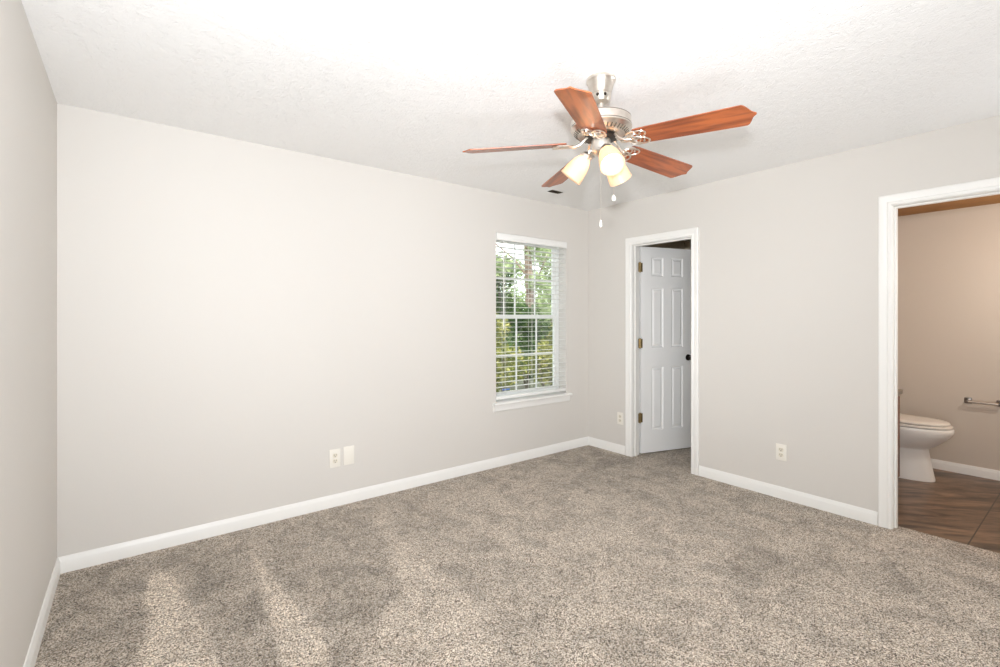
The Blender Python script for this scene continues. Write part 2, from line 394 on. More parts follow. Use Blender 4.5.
for b in ((CO1+RO, YA, -0.05, H), (1.55, CO0-RO, -0.05, H), (CO0-RO, CO1+RO, COZ+RO, H)): box(bm, XI-0.02, XI, b[0], b[1], b[2], b[3])
box(bm, XI, XF, 1.55, 1.60, -0.05, H)
struct('wall_closet_front', bm, M_cwhite)
bm = bmesh.new()
for b in ((BO1+RO, 1.55, -0.05, H), (YS, BO0-RO, -0.05, H), (BO0-RO, BO1+RO, BOZ+RO, H)): box(bm, XI-0.02, XI, b[0], b[1], b[2], b[3])
box(bm, XI, XF, BY1, 1.55, -0.05, H)
struct('wall_bathroom_front', bm, M_bwall)
bm = bmesh.new(); box(bm, XF, XF+0.12, YS, 1.55, -0.05, H+0.05); struct('wall_bathroom_right', bm, M_bwall)
bm = bmesh.new(); box(bm, XF, XF+0.12, 1.55, YA, -0.05, H+0.05); struct('wall_closet_right', bm, M_cwall)
bm = bmesh.new(); box(bm, XL-0.12, XB+0.05, YS-0.12, YA+0.16, H, H+0.12); struct('ceiling', bm, M_ceil)
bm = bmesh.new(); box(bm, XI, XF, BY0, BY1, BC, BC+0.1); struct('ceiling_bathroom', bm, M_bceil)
bm = bmesh.new(); box(bm, XB+0.05, XF+0.12, YS-0.12, YA+0.16, H, H+0.12); struct('ceiling_closet', bm, M_cwall)

# baseboards
BH, BT = 0.088, 0.014
bprof = [(0, 0), (BT, 0), (BT, BH*0.72), (BT*0.80, BH*0.80), (BT*0.62, BH*0.86), (BT*0.5, BH*0.95), (BT*0.3, BH), (0, BH)]
CW = 0.066     # casing width
bm = bmesh.new(); profile_run(bm, bprof, (XL, YA, -0.004), (XB, YA, -0.004), (0, -1, 0)); struct('baseboard_back', bm, M_trim, smooth=25)
bm = bmesh.new(); profile_run(bm, bprof, (XL, YS, -0.004), (XL, YA, -0.004), (1, 0, 0)); struct('baseboard_left', bm, M_trim, smooth=25)
bm = bmesh.new(); profile_run(bm, bprof, (XL, YS, -0.004), (XB, YS, -0.004), (0, 1, 0)); struct('baseboard_rear', bm, M_trim, smooth=25)
bm = bmesh.new()
for y0, y1 in ((CO1+CW+.008, YA), (BO1+CW+.008, CO0-CW-.008), (YS, BO0-CW-.008)): profile_run(bm, bprof, (XB, y0, -0.004), (XB, y1, -0.004), (-1, 0, 0))
struct('baseboard_right', bm, M_trim, smooth=25)
bm = bmesh.new(); profile_run(bm, bprof, (XF, YS, -0.012), (XF, BY1, -0.012), (-1, 0, 0)); struct('baseboard_bathroom', bm, M_trim, smooth=25)

# door casings and jambs
def casing(name, y0, y1, z1):
    t = empty(name, (0, 0, 0), kind='structure')
    # moulded casing profile: w across (0 = inner edge), d off the wall
    prof = [(0.0, 0.0), (0.0, 0.009), (0.006, 0.013), (0.018, 0.0135), (0.024, 0.010), (0.030, 0.0115), (0.048, 0.017), (0.060, 0.018), (CW, 0.015), (CW, 0.0)]
    rv = 0.003
    bm = bmesh.new()
    path = [((y1+rv), -0.004, 1, 0), ((y1+rv), z1+rv, 1, 1), ((y0-rv), z1+rv, -1, 1), ((y0-rv), -0.004, -1, 0)]
    loft(bm, [[(XB-d, y+sy*w, z+sz*w) for w, d in prof] for y, z, sy, sz in path])
    obj('door_casing', bm, M_trim, t, smooth=25)
    bm = bmesh.new()
    for (a, b) in ((y1, y1+0.018), (y0-0.018, y0)): box(bm, XB-0.001, XI+0.001, a, b, -0.004, z1+0.018, 0.001, 1)
    box(bm, XB-0.001, XI+0.001, y0, y1, z1, z1+0.018, 0.001, 1)
    obj('door_jamb', bm, M_trim, t)
    bm = bmesh.new(); sx0, sx1 = XB+0.035, XB+0.047+0.022
    for (a, b) in ((y1-0.011, y1), (y0, y0+0.011)): box(bm, sx0, sx1, a, b, -0.004, z1, 0.002, 1)
    box(bm, sx0, sx1, y0+0.011, y1-0.011, z1-0.011, z1, 0.002, 1)
    obj('door_stop', bm, M_trim, t)
    return t
casing('trim_1', CO0, CO1, COZ)
casing('trim_2', BO0, BO1, BOZ)

# closet door: six raised panels, brass hinges, dark knob
DW, DH, DT = 0.625, 2.002, 0.035
ang = math.radians(-16.6)
door = empty('door_1', (XI+0.010, CO1-0.014, 0.012), ang, kind='structure')
def panel_face(bm, ypl, sgn):
    xs = [0, 0.122, 0.266, 0.364, 0.508, DW]; zs = [0, 0.215, 0.830, 1.020, 1.605, 1.718, 1.905, DH]
    b = bmesh.new()
    for i in range(5):
        for j in range(7):
            x0, x1, z0, z1 = xs[i], xs[i+1], zs[j], zs[j+1]
            def rect(m, d): return [b.verts.new((a, ypl+sgn*d, c)) for a, c in ((x0+m, z0+m), (x1-m, z0+m), (x1-m, z1-m), (x0+m, z1-m))]
            if i in (1, 3) and j in (1, 3, 5):
                R = [rect(m, d) for m, d in ((0, 0), (0.004, 0.004), (0.012, 0.009), (0.018, 0.009), (0.034, 0.002))]
                for A, B in zip(R, R[1:]):
                    for k in range(4): b.faces.new((A[k], A[(k+1) % 4], B[(k+1) % 4], B[k]))
                b.faces.new(R[-1])
            else: b.faces.new(rect(0, 0))
    bmesh.ops.remove_doubles(b, verts=b.verts, dist=1e-5)
    merge(bm, b)
bm = bmesh.new()
panel_face(bm, 0, 1); panel_face(bm, DT, -1)
b = bmesh.new()
for q in (((0, 0, 0), (0, DT, 0), (0, DT, DH), (0, 0, DH)), ((DW, 0, 0), (DW, DT, 0), (DW, DT, DH), (DW, 0, DH)),
          ((0, 0, 0), (DW, 0, 0), (DW, DT, 0), (0, DT, 0)), ((0, 0, DH), (DW, 0, DH), (DW, DT, DH), (0, DT, DH))):
    b.faces.new([b.verts.new(p) for p in q])
merge(bm, b)
obj('door_leaf', bm, M_door, door)
for z in (1.80, 1.065, 0.345):
    bm = bmesh.new(); cx, cy = -0.016, -0.004
    tube(bm, [(cx, cy, z-0.045), (cx, cy, z+0.045)], 0.0075, 12)
    for dz in (-0.048, 0.048): lathe(bm, [(0.0, z+dz-0.004), (0.0055, z+dz-0.003), (0.0075, z+dz), (0.0055, z+dz+0.003), (0, z+dz+0.004)], 12, Matrix.Translation((cx, cy, 0)))
    box(bm, cx, 0.016, cy+0.002, cy+0.0045, z-0.044, z+0.044, 0.0005, 1)
    box(bm, cx-0.020, cx, cy-0.001, cy+0.0015, z-0.044, z+0.044, 0.0005, 1)
    obj('hinge', bm, M_brass, door, smooth=30)
kx, kz = DW-0.050, 0.912
bm = bmesh.new()
for s, y in ((-1, 0.0), (1, DT)):
    lathe(bm, [(0.0, 0.060), (0.012, 0.0595), (0.022, 0.055), (0.0265, 0.046), (0.024, 0.036), (0.013, 0.028), (0.011, 0.010), (0.030, 0.008), (0.032, 0.004), (0.032, 0.0), (0, 0)],
          28, Matrix.Translation((kx, y, kz)) @ Matrix.Rotation(-s*PI/2, 4, 'X'))
obj('door_knob', bm, M_black, door, smooth=35)

# ------------------------------------------------------------------ window
win = empty('window_1', (0, 0, 0), kind='structure')
FY0, FY1 = YA+0.105, YA+0.155
bm = bmesh.new(); fw = 0.022
box(bm, WX0, WX0+fw, FY0, FY1, WZ0, WZ1, 0.002); box(bm, WX1-fw, WX1, FY0, FY1, WZ0, WZ1, 0.002)
box(bm, WX0+fw, WX1-fw, FY0, FY1, WZ1-fw, WZ1, 0.002); box(bm, WX0+fw, WX1-fw, FY0, FY1, WZ0, WZ0+0.03, 0.002)
obj('window_frame', bm, M_vinyl, win)
SX0, SX1 = WX0+fw+0.003, WX1-fw-0.003
def sash(name, y0, y1, z0, z1, bot, top):
    bm = bmesh.new(); s = 0.036
    box(bm, SX0, SX0+s, y0, y1, z0, z1, 0.003); box(bm, SX1-s, SX1, y0, y1, z0, z1, 0.003)
    box(bm, SX0+s, SX1-s, y0, y1, z0, z0+bot, 0.003); box(bm, SX0+s, SX1-s, y0, y1, z1-top, z1, 0.003)
    o = obj(name, bm, M_vinyl, win)
    bm = bmesh.new(); yc = (y0+y1)/2
    box(bm, SX0+s, SX1-s, yc-0.002, yc+0.002, z0+bot, z1-top); obj('glass_pane', bm, M_glass, o)
    bm = bmesh.new(); gx0, gx1 = SX0+s, SX1-s
    for k in (1, 2):
        x = gx0+(gx1-gx0)*k/3+0.012; box(bm, x-0.008, x+0.008, yc-0.012, yc-0.003, z0+bot, z1-top, 0.002)
    zc = (z0+bot+z1-top)/2; box(bm, gx0, gx1, yc-0.011, yc-0.004, zc-0.008, zc+0.008, 0.002)
    obj('muntin', bm, M_vinyl, o)
    return o
sash('lower_sash', FY0+0.004, FY0+0.026, WZ0+0.03, 1.350, 0.042, 0.034)
sash('upper_sash', FY0+0.028, FY0+0.048, 1.320, WZ1-fw, 0.034, 0.036)
bm = bmesh.new(); box(bm, 2.695, 2.775, YA+0.075, YA+0.095, 0.656, 0.668, 0.003); box(bm, 2.715, 2.755, YA+0.06, YA+0.106, 0.658, 0.664, 0.002)
obj('sash_lift', bm, M_blue, win, label='small blue tab at the foot of the lower sash')
bm = bmesh.new(); box(bm, 2.64, 2.70, FY0-0.012, FY0+0.006, 0.61, 0.632, 0.002); obj('sash_latch', bm, M_vinyl, win)
# stool and apron
bm = bmesh.new()
box(bm, WX0+0.001, WX1-0.001, YA-0.001, FY0+0.004, WZ0, WZ0+0.010, 0.001)
sp = [(0.0, 0.0), (0.030, 0.0), (0.035, 0.004), (0.037, 0.011), (0.035, 0.018), (0.030, 0.022), (0.0, 0.022)]
profile_run(bm, sp, (WX0-0.038, YA, WZ0-0.014), (WX1+0.052, YA, WZ0-0.014), (0, -1, 0))
obj('window_sill', bm, M_trim, win, smooth=30)
bm = bmesh.new(); ap = [(0, 0), (0.006, 0.0), (0.012, 0.010), (0.012, 0.030), (0.016, 0.045), (0.018, 0.058), (0, 0.058)]
profile_run(bm, ap, (WX0-0.028, YA, WZ0-0.072), (WX1+0.040, YA, WZ0-0.072), (0, -1, 0))
obj('apron', bm, M_trim, win, smooth=30)

# blind
blind = empty('window_blind', ((WX0+WX1)/2, YA+0.02, WZ0), label='white horizontal slat blind hanging open in the bedroom window', cat='blind')
ox, oy, oz = (WX0+WX1)/2, YA+0.02, WZ0
def bb(x0, x1, y0, y1, z0, z1): return (x0-ox, x1-ox, y0-oy, y1-oy, z0-oz, z1-oz)
bm = bmesh.new(); box(bm, *bb(WX0+0.002, WX1-0.001, YA-0.012, YA-0.002, 2.018, 2.082), 0.004, 3)
for a in (WX0+0.004, WX1-0.012): box(bm, *bb(a, a+0.008, YA-0.004, YA+0.03, 2.020, 2.080), 0.002)
obj('valance', bm, M_slat, blind, smooth=30)
bm = bmesh.new(); box(bm, *bb(WX0+0.014, WX1-0.016, YA+0.002, YA+0.052, 2.036, 2.078), 0.002); obj('head_rail', bm, M_slat, blind)
ns, z0s, z1s = 31, 0.652, 2.006
base = None
for k in range(ns):
    z = z0s+(z1s-z0s)*k/(ns-1)
    if base is None:
        bm = bmesh.new(); sec = []
        for i in range(7):
            u = -1+2*i/6; sec.append((u*0.025, 0.0016*(1-u*u)))
        ring = [(y, zz+0.0009) for y, zz in sec]+[(y, zz-0.0009) for y, zz in reversed(sec)]
        loft(bm, [[(x, y, zz-y*0.04) for y, zz in ring] for x in (WX0+0.008-ox, WX1-0.008-ox)])
        base = obj('slat', bm, M_slat, blind, smooth=30); s = base
    else:
        s = base.copy(); COL.objects.link(s); s.parent = blind
    s.location = (0, YA+0.028-oy, z-oz)
bm = bmesh.new(); box(bm, *bb(WX0+0.006, WX1-0.004, YA+0.001, YA+0.054, 0.592, 0.620), 0.005, 3); obj('bottom_rail', bm, M_slat, blind, smooth=30)
for x in (2.665, 2.985, 3.305):
    bm = bmesh.new()
    for y in (YA+0.001, YA+0.055): tube(bm, [(x-ox, y-oy, 0.60-oz), (x-ox, y-oy, 2.04-oz)], 0.0011, 6)
    tube(bm, [(x+0.012-ox, YA+0.028-oy, 0.60-oz), (x+0.012-ox, YA+0.028-oy, 2.04-oz)], 0.0009, 6)
    obj('ladder_cord', bm, M_cord, blind)
bm = bmesh.new(); wx = 2.632
tube(bm, [(wx-ox, YA-0.008-oy, 2.018-oz), (wx-ox, YA-0.010-oy, 1.99-oz), (wx-ox, YA-0.012-oy, 1.62-oz), (wx-ox, YA-0.012-oy, 1.26-oz), (wx-ox, YA-0.012-oy, 1.22-oz)],
     [0.004, 0.005, 0.005, 0.006, 0.004], 8)
obj('tilt_wand', bm, M_slat, blind, smooth=True)

# ------------------------------------------------------------------ outlets
def outlet(loc, rz, label, w=0.072, h=0.118):
    t = empty('wall_outlet', loc, rz, label, 'outlet', None)   # local +y off the wall
    bm = bmesh.new(); box(bm, -w/2, w/2, 0.0, 0.006, -h/2, h/2, 0.0025, 2); obj('cover_plate', bm, M_plate, t, smooth=30)
    for s in (1, -1):
        z = s*0.0195; bm = bmesh.new(); pts = []
        for k in range(24):
            a = 2*PI*k/24; pts.append((0.0172*math.cos(a), max(-0.0145, min(0.0145, 0.0185*math.sin(a)))))
        poly_prism(bm, pts, 0.0055, 0.0085, Matrix.Translation((0, 0, z)) @ Matrix(((1, 0, 0, 0), (0, 0, 1, 0), (0, 1, 0, 0), (0, 0, 0, 1))))
        sk = obj('socket', bm, M_recept, t)
        bm = bmesh.new()
        box(bm, -0.0085, -0.0055, 0.0075, 0.0090, z-0.001, z+0.009); box(bm, 0.0055, 0.0085, 0.0075, 0.0090, z-0.001, z+0.009)
        poly_prism(bm, [(0.0034*math.cos(2*PI*k/12), 0.0034*math.sin(2*PI*k/12)) for k in range(12)], 0.0075, 0.0090,
                   Matrix.Translation((0, 0, z-0.0075)) @ Matrix(((1, 0, 0, 0), (0, 0, 1, 0), (0, 1, 0, 0), (0, 0, 0, 1))))
        obj('slot', bm, M_slot, sk)
    bm = bmesh.new(); lathe(bm, [(0.0, 0.0075), (0.002, 0.007), (0.003, 0.0055)], 12, Matrix.Rotation(-PI/2, 4, 'X')); obj('screw', bm, M_plate, t)
    return t
outlet((1.127, YA, 0.338), PI, 'ivory duplex outlet on the long wall, left of a blank wall plate', 0.076, 0.128)
outlet((XB, 1.483, 0.338), PI/2, 'ivory duplex outlet on the wall between the closet and the bathroom doorway')
outlet((XB, 2.935, 0.342), PI/2, 'ivory duplex outlet in the narrow strip left of the closet door casing')
wp = empty('wall_plate', (1.226, YA, 0.341), PI, 'blank ivory wall plate right beside the outlet on the long wall', 'wall plate')
bm = bmesh.new(); box(bm, -0.039, 0.039, 0, 0.006, -0.066, 0.066, 0.0025, 2); obj('cover_plate', bm, M_plate, wp, smooth=30)
for s in (-1, 1):
    bm = bmesh.new(); lathe(bm, [(0.0, 0.0078), (0.002, 0.0073), (0.003, 0.0055)], 12, Matrix.Translation((0, 0, s*0.042)) @ Matrix.Rotation(-PI/2, 4, 'X')); obj('screw', bm, M_plate, wp)

# ceiling register
vt = empty('ceiling_vent', (2.953, 3.008, H), 0.0, 'small white-rimmed dark ceiling air register near the window corner, behind the fan', 'vent')
bm = bmesh.new()
for b in ((-0.082, 0.082, -0.050, -0.036), (-0.082, 0.082, 0.036, 0.050), (-0.082, -0.068, -0.036, 0.036), (0.068, 0.082, -0.036, 0.036)): box(bm, *b, -0.004, 0, 0.001)
obj('vent_frame', bm, M_vinyl, vt)
bm = bmesh.new(); box(bm, -0.070, 0.070, -0.038, 0.038, -0.0015, -0.0005); obj('backing', bm, M_slot, vt)
for k in range(5):
    bm = bmesh.new(); y = -0.028+0.014*k
    box(bm, -0.067, 0.067, -0.005, 0.005, -0.0006, 0.0006, 0, 1, Matrix.Translation((0, y, -0.004)) @ Matrix.Rotation(0.6, 4, 'X')); obj('louvre', bm, M_vent, vt)

# ------------------------------------------------------------------ ceiling fan
FX, FYc = 1.727, 1.457
fan = empty('ceiling_fan', (FX, FYc, H), 0, 'five-blade ceiling fan with cherry wood blades and lit three-shade light kit', 'ceiling fan')
def Z(z): return z-H
bm = bmesh.new(); lathe(bm, [(0, 0), (0.066, 0), (0.0675, -0.004), (0.0675, -0.014), (0.062, -0.022), (0.058, -0.034), (0.052, -0.056), (0.047, -0.066), (0.046, -0.071), (0.043, -0.074), (0, -0.074)], 48)
can = obj('canopy', bm, M_nickel, fan, smooth=30)
bm = bmesh.new(); lathe(bm, [(0, -0.073), (0.043, -0.073), (0.046, -0.078), (0.045, -0.092), (0.036, -0.108), (0.022, -0.116), (0.0, -0.117)], 40); obj('canopy_cup', bm, M_nickel, fan, smooth=30)
bm = bmesh.new()
for a in (200, 245): 
    c, s = math.cos(math.radians(a)), math.sin(math.radians(a))
    lathe(bm, [(0, 0.003), (0.0065, 0.002), (0.0075, 0), (0, -0.001)], 14, Matrix.Translation((0.0445*c, 0.0445*s, -0.088)) @ Vector((0, 0, 1)).rotation_difference(Vector((c, s, -0.25))).to_matrix().to_4x4())
obj('canopy_screw', bm, M_black, fan)
bm = bmesh.new(); tube(bm, [(0, 0, -0.112), (0, 0, -0.176)], 0.0125, 20); obj('downrod', bm, M_nickel, fan, smooth=30)
bm = bmesh.new(); lathe(bm, [(0.0, Z(2.282)), (0.022, Z(2.282)), (0.026, Z(2.268)), (0.060, Z(2.262)), (0.110, Z(2.258)), (0.130, Z(2.253)), (0.137, Z(2.246)), (0.138, Z(2.212)), (0.1405, Z(2.209)), (0.1405, Z(2.204)), (0.136, Z(2.201)),
                             (0.130, Z(2.193)), (0.120, Z(2.184)), (0.106, Z(2.176)), (0.090, Z(2.172)), (0.062, Z(2.170)), (0.0, Z(2.170))], 64)
mot = obj('motor_housing', bm, M_nickel, fan, smooth=30)
bm = bmesh.new(); tube(bm, [(0.1382*math.cos(2*PI*k/64), 0.1382*math.sin(2*PI*k/64), Z(2.2125)) for k in range(64)], 0.0014, 6, True)
tube(bm, [(0.1352*math.cos(2*PI*k/64), 0.1352*math.sin(2*PI*k/64), Z(2.2485)) for k in range(64)], 0.0014, 6, True)
obj('housing_band', bm, mat('dark_groove', (0.10, 0.075, 0.05), 0.5, 0.4, bump=(60, 0.1, 0.001)), mot)
bm = bmesh.new()
for k in range(40):   # vent slots around the underside
    a = 2*PI*k/40; c, s = math.cos(a), math.sin(a)
    box(bm, 0.107, 0.128, -0.0028, 0.0028, -0.0015, 0.0015, 0, 1, Matrix.Rotation(a, 4, 'Z') @ Matrix.Translation((0, 0, 0)) @ Matrix.Translation((0.1175, 0, Z(2.1822))) @ Matrix.Rotation(-0.68, 4, 'Y') @ Matrix.Translation((-0.1175, 0, 0)))
obj('vent_slots', bm, M_slot, mot)
bm = bmesh.new(); lathe(bm, [(0, Z(2.171)), (0.074, Z(2.171)), (0.076, Z(2.168)), (0.074, Z(2.159)), (0.05, Z(2.156)), (0, Z(2.156))], 40); obj('flywheel', bm, M_black, fan, smooth=30)
bm = bmesh.new(); lathe(bm, [(0, Z(2.157)), (0.040, Z(2.157)), (0.0435, Z(2.153)), (0.0435, Z(2.108)), (0.046, Z(2.105)), (0.046, Z(2.099)), (0.040, Z(2.092)), (0.026, Z(2.084)), (0.010, Z(2.078)), (0.008, Z(2.068)), (0.0, Z(2.066))], 48)
obj('switch_housing', bm, M_nickel, fan, smooth=30)

BZ = Z(2.135)
def blade_outline():
    L = [(0.165, 0.047), (0.172, 0.054), (0.20, 0.0575), (0.40, 0.063), (0.595, 0.0675), (0.606, 0.0672), (0.614, 0.060), (0.622, 0.045), (0.628, 0.030), (0.634, 0.017), (0.642, 0.008), (0.648, 0.002)]
    return L+[(x, -y) for x, y in reversed(L)]
for k, adeg in enumerate((68, 140, 211, 284, 356)):
    a = math.radians(adeg); c = math.cos(a)
    pm = Matrix.Translation((0, 0, BZ)) @ Matrix.Rotation(a, 4, 'Z') @ Matrix.Translation((0.14, 0, 0)) @ Matrix.Rotation(math.radians(2.9), 4, 'Y') @ Matrix.Translation((-0.14, 0, 0)) @ Matrix.Rotation(math.radians(-13), 4, 'X')
    if k == 0:
        bm = bmesh.new(); poly_prism(bm, blade_outline(), -0.003, 0.003)
        bmesh.ops.bevel(bm, geom=[e for e in bm.edges if abs(e.verts[0].co.z-e.verts[1].co.z) < 1e-6], offset=0.0012, segments=1, affect='EDGES')
        bl = obj('blade', bm, M_blade, fan); blade0 = bl
        bm = bmesh.new()
        # curved iron arm from hub to the scrolls
        tube(bm, [(0.060, 0.012, 0.030), (0.078, 0.020, 0.016), (0.098, 0.016, -0.004), (0.125, 0.008, -0.012), (0.150, 0.0, -0.0105)], [0.006, 0.006, 0.0055, 0.0055, 0.005], 8)
        tube(bm, [(0.060, -0.012, 0.030), (0.078, -0.020, 0.016), (0.098, -0.016, -0.004), (0.125, -0.008, -0.012), (0.150, 0.0, -0.0105)], [0.006, 0.006, 0.0055, 0.0055, 0.005], 8)
        def oval(cx, cy, rx, ry, th, r=0.0042, n=28):
            pts = []
            for q in range(n):
                t = 2*PI*q/n; x, y = rx*math.cos(t), ry*math.sin(t)
                pts.append((cx+x*math.cos(th)-y*math.sin(th), cy+x*math.sin(th)+y*math.cos(th), -0.0085))
            tube(bm, pts, r, 8, True)
        oval(0.180, 0.020, 0.044, 0.026, 0.38); oval(0.180, -0.020, 0.044, 0.026, -0.38)
        oval(0.168, 0.0, 0.020, 0.036, 0.0, 0.0035)
        tube(bm, [(0.135, 0.036, -0.009), (0.150, 0.048, -0.009), (0.172, 0.052, -0.009), (0.192, 0.046, -0.009)], 0.0035, 8)
        tube(bm, [(0.135, -0.036, -0.009), (0.150, -0.048, -0.009), (0.172, -0.052, -0.009), (0.192, -0.046, -0.009)], 0.0035, 8)
        for p in ((0.198, 0.030), (0.198, -0.030), (0.158, 0.0)):
            lathe(bm, [(0, -0.0125), (0.005, -0.012), (0.006, -0.009), (0.006, -0.003), (0, -0.003)], 12, Matrix.Translation((p[0], p[1], 0)))
        bi = obj('blade_iron', bm, M_nickel, fan, smooth=40); iron0 = bi
    else:
        bl = blade0.copy(); COL.objects.link(bl); bl.parent = fan
        bi = iron0.copy(); COL.objects.link(bi); bi.parent = fan
    bl.matrix_local = pm; bi.matrix_local = pm

for adeg in (120, 240, 0):
    a = math.radians(adeg); tilt = math.radians(40)
    # local frame: +z along the shade axis, pointing down and outward
    ax = Vector((math.cos(a)*math.sin(tilt), math.sin(a)*math.sin(tilt), -math.cos(tilt)))
    p0 = Vector((math.cos(a)*0.062, math.sin(a)*0.062, Z(2.094)))
    M = Matrix.Translation(p0) @ Vector((0, 0, 1)).rotation_difference(ax).to_matrix().to_4x4()
    bm = bmesh.new()
    tube(bm, [Vector((math.cos(a)*0.036, math.sin(a)*0.036, Z(2.112))), Vector((math.cos(a)*0.052, math.sin(a)*0.052, Z(2.112))), p0-ax*0.004], 0.008, 10)
    lathe(bm, [(0, -0.010), (0.016, -0.008), (0.024, -0.001), (0.0275, 0.006), (0.0275, 0.022), (0.0255, 0.022), (0.0255, 0.006), (0, 0.004)], 32, M)
    for q in range(3):
        t = 2*PI*q/3+0.5; tube(bm, [M @ Vector((0.026*math.cos(t), 0.026*math.sin(t), 0.014)), M @ Vector((0.034*math.cos(t), 0.034*math.sin(t), 0.014))], 0.003, 8)
    obj('lamp_holder', bm, M_nickel, fan, smooth=35)
    bm = bmesh.new()
    outp = [(0.0235, 0.010), (0.027, 0.018), (0.034, 0.030), (0.041, 0.046), (0.0465, 0.066), (0.0505, 0.088), (0.053, 0.108), (0.0545, 0.122), (0.056, 0.130)]
    inp = [(r-0.0028, z) for r, z in reversed(outp)]
    lathe(bm, outp+[(0.0546, 0.1315)]+inp, 48, M, caps=False)
    sh = obj('lamp_shade', bm, M_shade, fan, smooth=50)
    bm = bmesh.new(); lathe(bm, [(0, 0.012), (0.012, 0.014), (0.014, 0.030), (0.018, 0.040), (0.022, 0.052), (0.0235, 0.064), (0.021, 0.076), (0.014, 0.084), (0, 0.088)], 28, M)
    obj('bulb', bm, M_bulb, fan, smooth=60)
# pull chains
def chain(dx, dy, ztop, zbot, fob):
    bm = bmesh.new(); tube(bm, [(dx, dy, Z(ztop)), (dx, dy, Z(zbot))], 0.0006, 6)
    n = int((ztop-zbot)/0.006)
    for k in range(n):
        lathe(bm, [(0, -0.0014), (0.0011, 0), (0, 0.0014)], 6, Matrix.Translation((dx, dy, Z(zbot)+0.006*k)))
    c = obj('pull_chain', bm, M_nickel, fan)
    bm = bmesh.new(); lathe(bm, fob, 16, Matrix.Translation((dx, dy, Z(zbot)))); obj('chain_fob', bm, M_plate, c, smooth=50)
chain(0.050, -0.034, 2.110, 1.900, [(0, 0.002), (0.004, 0), (0.009, -0.010), (0.0105, -0.018), (0.008, -0.026), (0, -0.030)])
chain(-0.001, 0.0005, 2.068, 1.780, [(0, 0.002), (0.004, 0), (0.0058, -0.012), (0.006, -0.024), (0.004, -0.030), (0, -0.031)])

# ------------------------------------------------------------------ bathroom
TX = 5.15
toilet = empty('toilet', (TX, 1.10, -0.004), 0, 'white toilet with closed lid beside the wooden vanity in the bathroom', 'toilet')
def egg(yf, yb, w, z, n=36, sq=2.3):
    """egg outline, pointed front at yf (local y relative to 1.10)"""
    ym = yb-(yb-yf)*0.42; pts = []
    for k in range(n):
        t = 2*PI*k/n; c, s = math.cos(t), math.sin(t)
        e = 2/sq; x = w*math.copysign(abs(c)**e, c)
        y = ym+(yb-ym)*abs(s)**(2/3.2) if s > 0 else ym-(ym-yf)*abs(s)**e
        pts.append((x, y-1.10, z))
    return pts
bm = bmesh.new()
loft(bm, [egg(0.872, 1.40, 0.122, 0.0), egg(0.872, 1.40, 0.122, 0.012), egg(0.880, 1.39, 0.117, 0.05), egg(0.898, 1.38, 0.111, 0.15), egg(0.912, 1.38, 0.108, 0.245), egg(0.905, 1.38, 0.112, 0.258),
          egg(0.870, 1.38, 0.142, 0.285), egg(0.815, 1.37, 0.170, 0.335), egg(0.778, 1.36, 0.182, 0.375), egg(0.760, 1.36, 0.187, 0.408), egg(0.760, 1.36, 0.187, 0.430), egg(0.768, 1.35, 0.183, 0.440)])
box(bm, -0.16, 0.16, 0.20, 0.38, 0.36, 0.45, 0.02, 3)
obj('bowl', bm, M_china, toilet, smooth=50)
bm = bmesh.new(); loft(bm, [egg(0.775, 1.29, 0.176, 0.443), egg(0.767, 1.30, 0.183, 0.447), egg(0.767, 1.30, 0.183, 0.457), egg(0.775, 1.29, 0.177, 0.462)]); obj('seat', bm, M_seat, toilet, smooth=40)
bm = bmesh.new(); loft(bm, [egg(0.792, 1.29, 0.172, 0.467), egg(0.783, 1.30, 0.179, 0.471), egg(0.783, 1.30, 0.179, 0.480), egg(0.800, 1.29, 0.166, 0.488), egg(0.86, 1.25, 0.12, 0.492)])
for x in (-0.07, 0.07): tube(bm, [(x-0.02, 0.19, 0.47), (x+0.02, 0.19, 0.47)], 0.012, 12)
obj('lid', bm, M_seat, toilet, smooth=40)
bm = bmesh.new(); box(bm, -0.225, 0.225, 0.225, 0.400, 0.44, 0.80, 0.025, 4); obj('tank', bm, M_china, toilet, smooth=40)
bm = bmesh.new(); box(bm, -0.235, 0.235, 0.212, 0.405, 0.80, 0.835, 0.010, 3); obj('tank_lid', bm, M_china, toilet, smooth=40)

vx0, vx1, vy0, vy1 = XI+0.004, 4.612, 0.998, BY1-0.002
van = empty('vanity_cabinet', ((vx0+vx1)/2, (vy0+vy1)/2, -0.004), 0, 'red-brown wooden bathroom vanity just behind the right doorway jamb', 'cabinet')
hx, hy = (vx1-vx0)/2, (vy1-vy0)/2
bm = bmesh.new(); box(bm, -hx, hx, -hy, hy, 0.105, 0.752, 0.002); box(bm, -hx, hx, -hy+0.06, hy, 0.0, 0.105); obj('body', bm, M_vanity, van)
for s in (-1, 1):
    bm = bmesh.new(); x0, x1 = (0.01, hx-0.012) if s > 0 else (-hx+0.012, -0.01)
    box(bm, x0, x1, -hy-0.018, -hy, 0.125, 0.735, 0.003); box(bm, x0+0.06, x1-0.06, -hy-0.022, -hy-0.017, 0.185, 0.675, 0.003)
    dr = obj('cabinet_door', bm, M_vanity, van)
    bm = bmesh.new(); lathe(bm, [(0, 0.026), (0.010, 0.024), (0.013, 0.018), (0.006, 0.010), (0.006, 0), (0, 0)], 20, Matrix.Translation((s*0.035, -hy-0.018, 0.62)) @ Matrix.Rotation(PI/2, 4, 'X'))
    obj('knob', bm, M_pewter, dr, smooth=35)
bm = bmesh.new(); box(bm, -hx, hx+0.014, -hy-0.030, hy, 0.752, 0.788, 0.006, 3); box(bm, -hx, hx+0.014, hy-0.02, hy, 0.788, 0.88, 0.003); obj('countertop', bm, M_vtop, van, smooth=30)

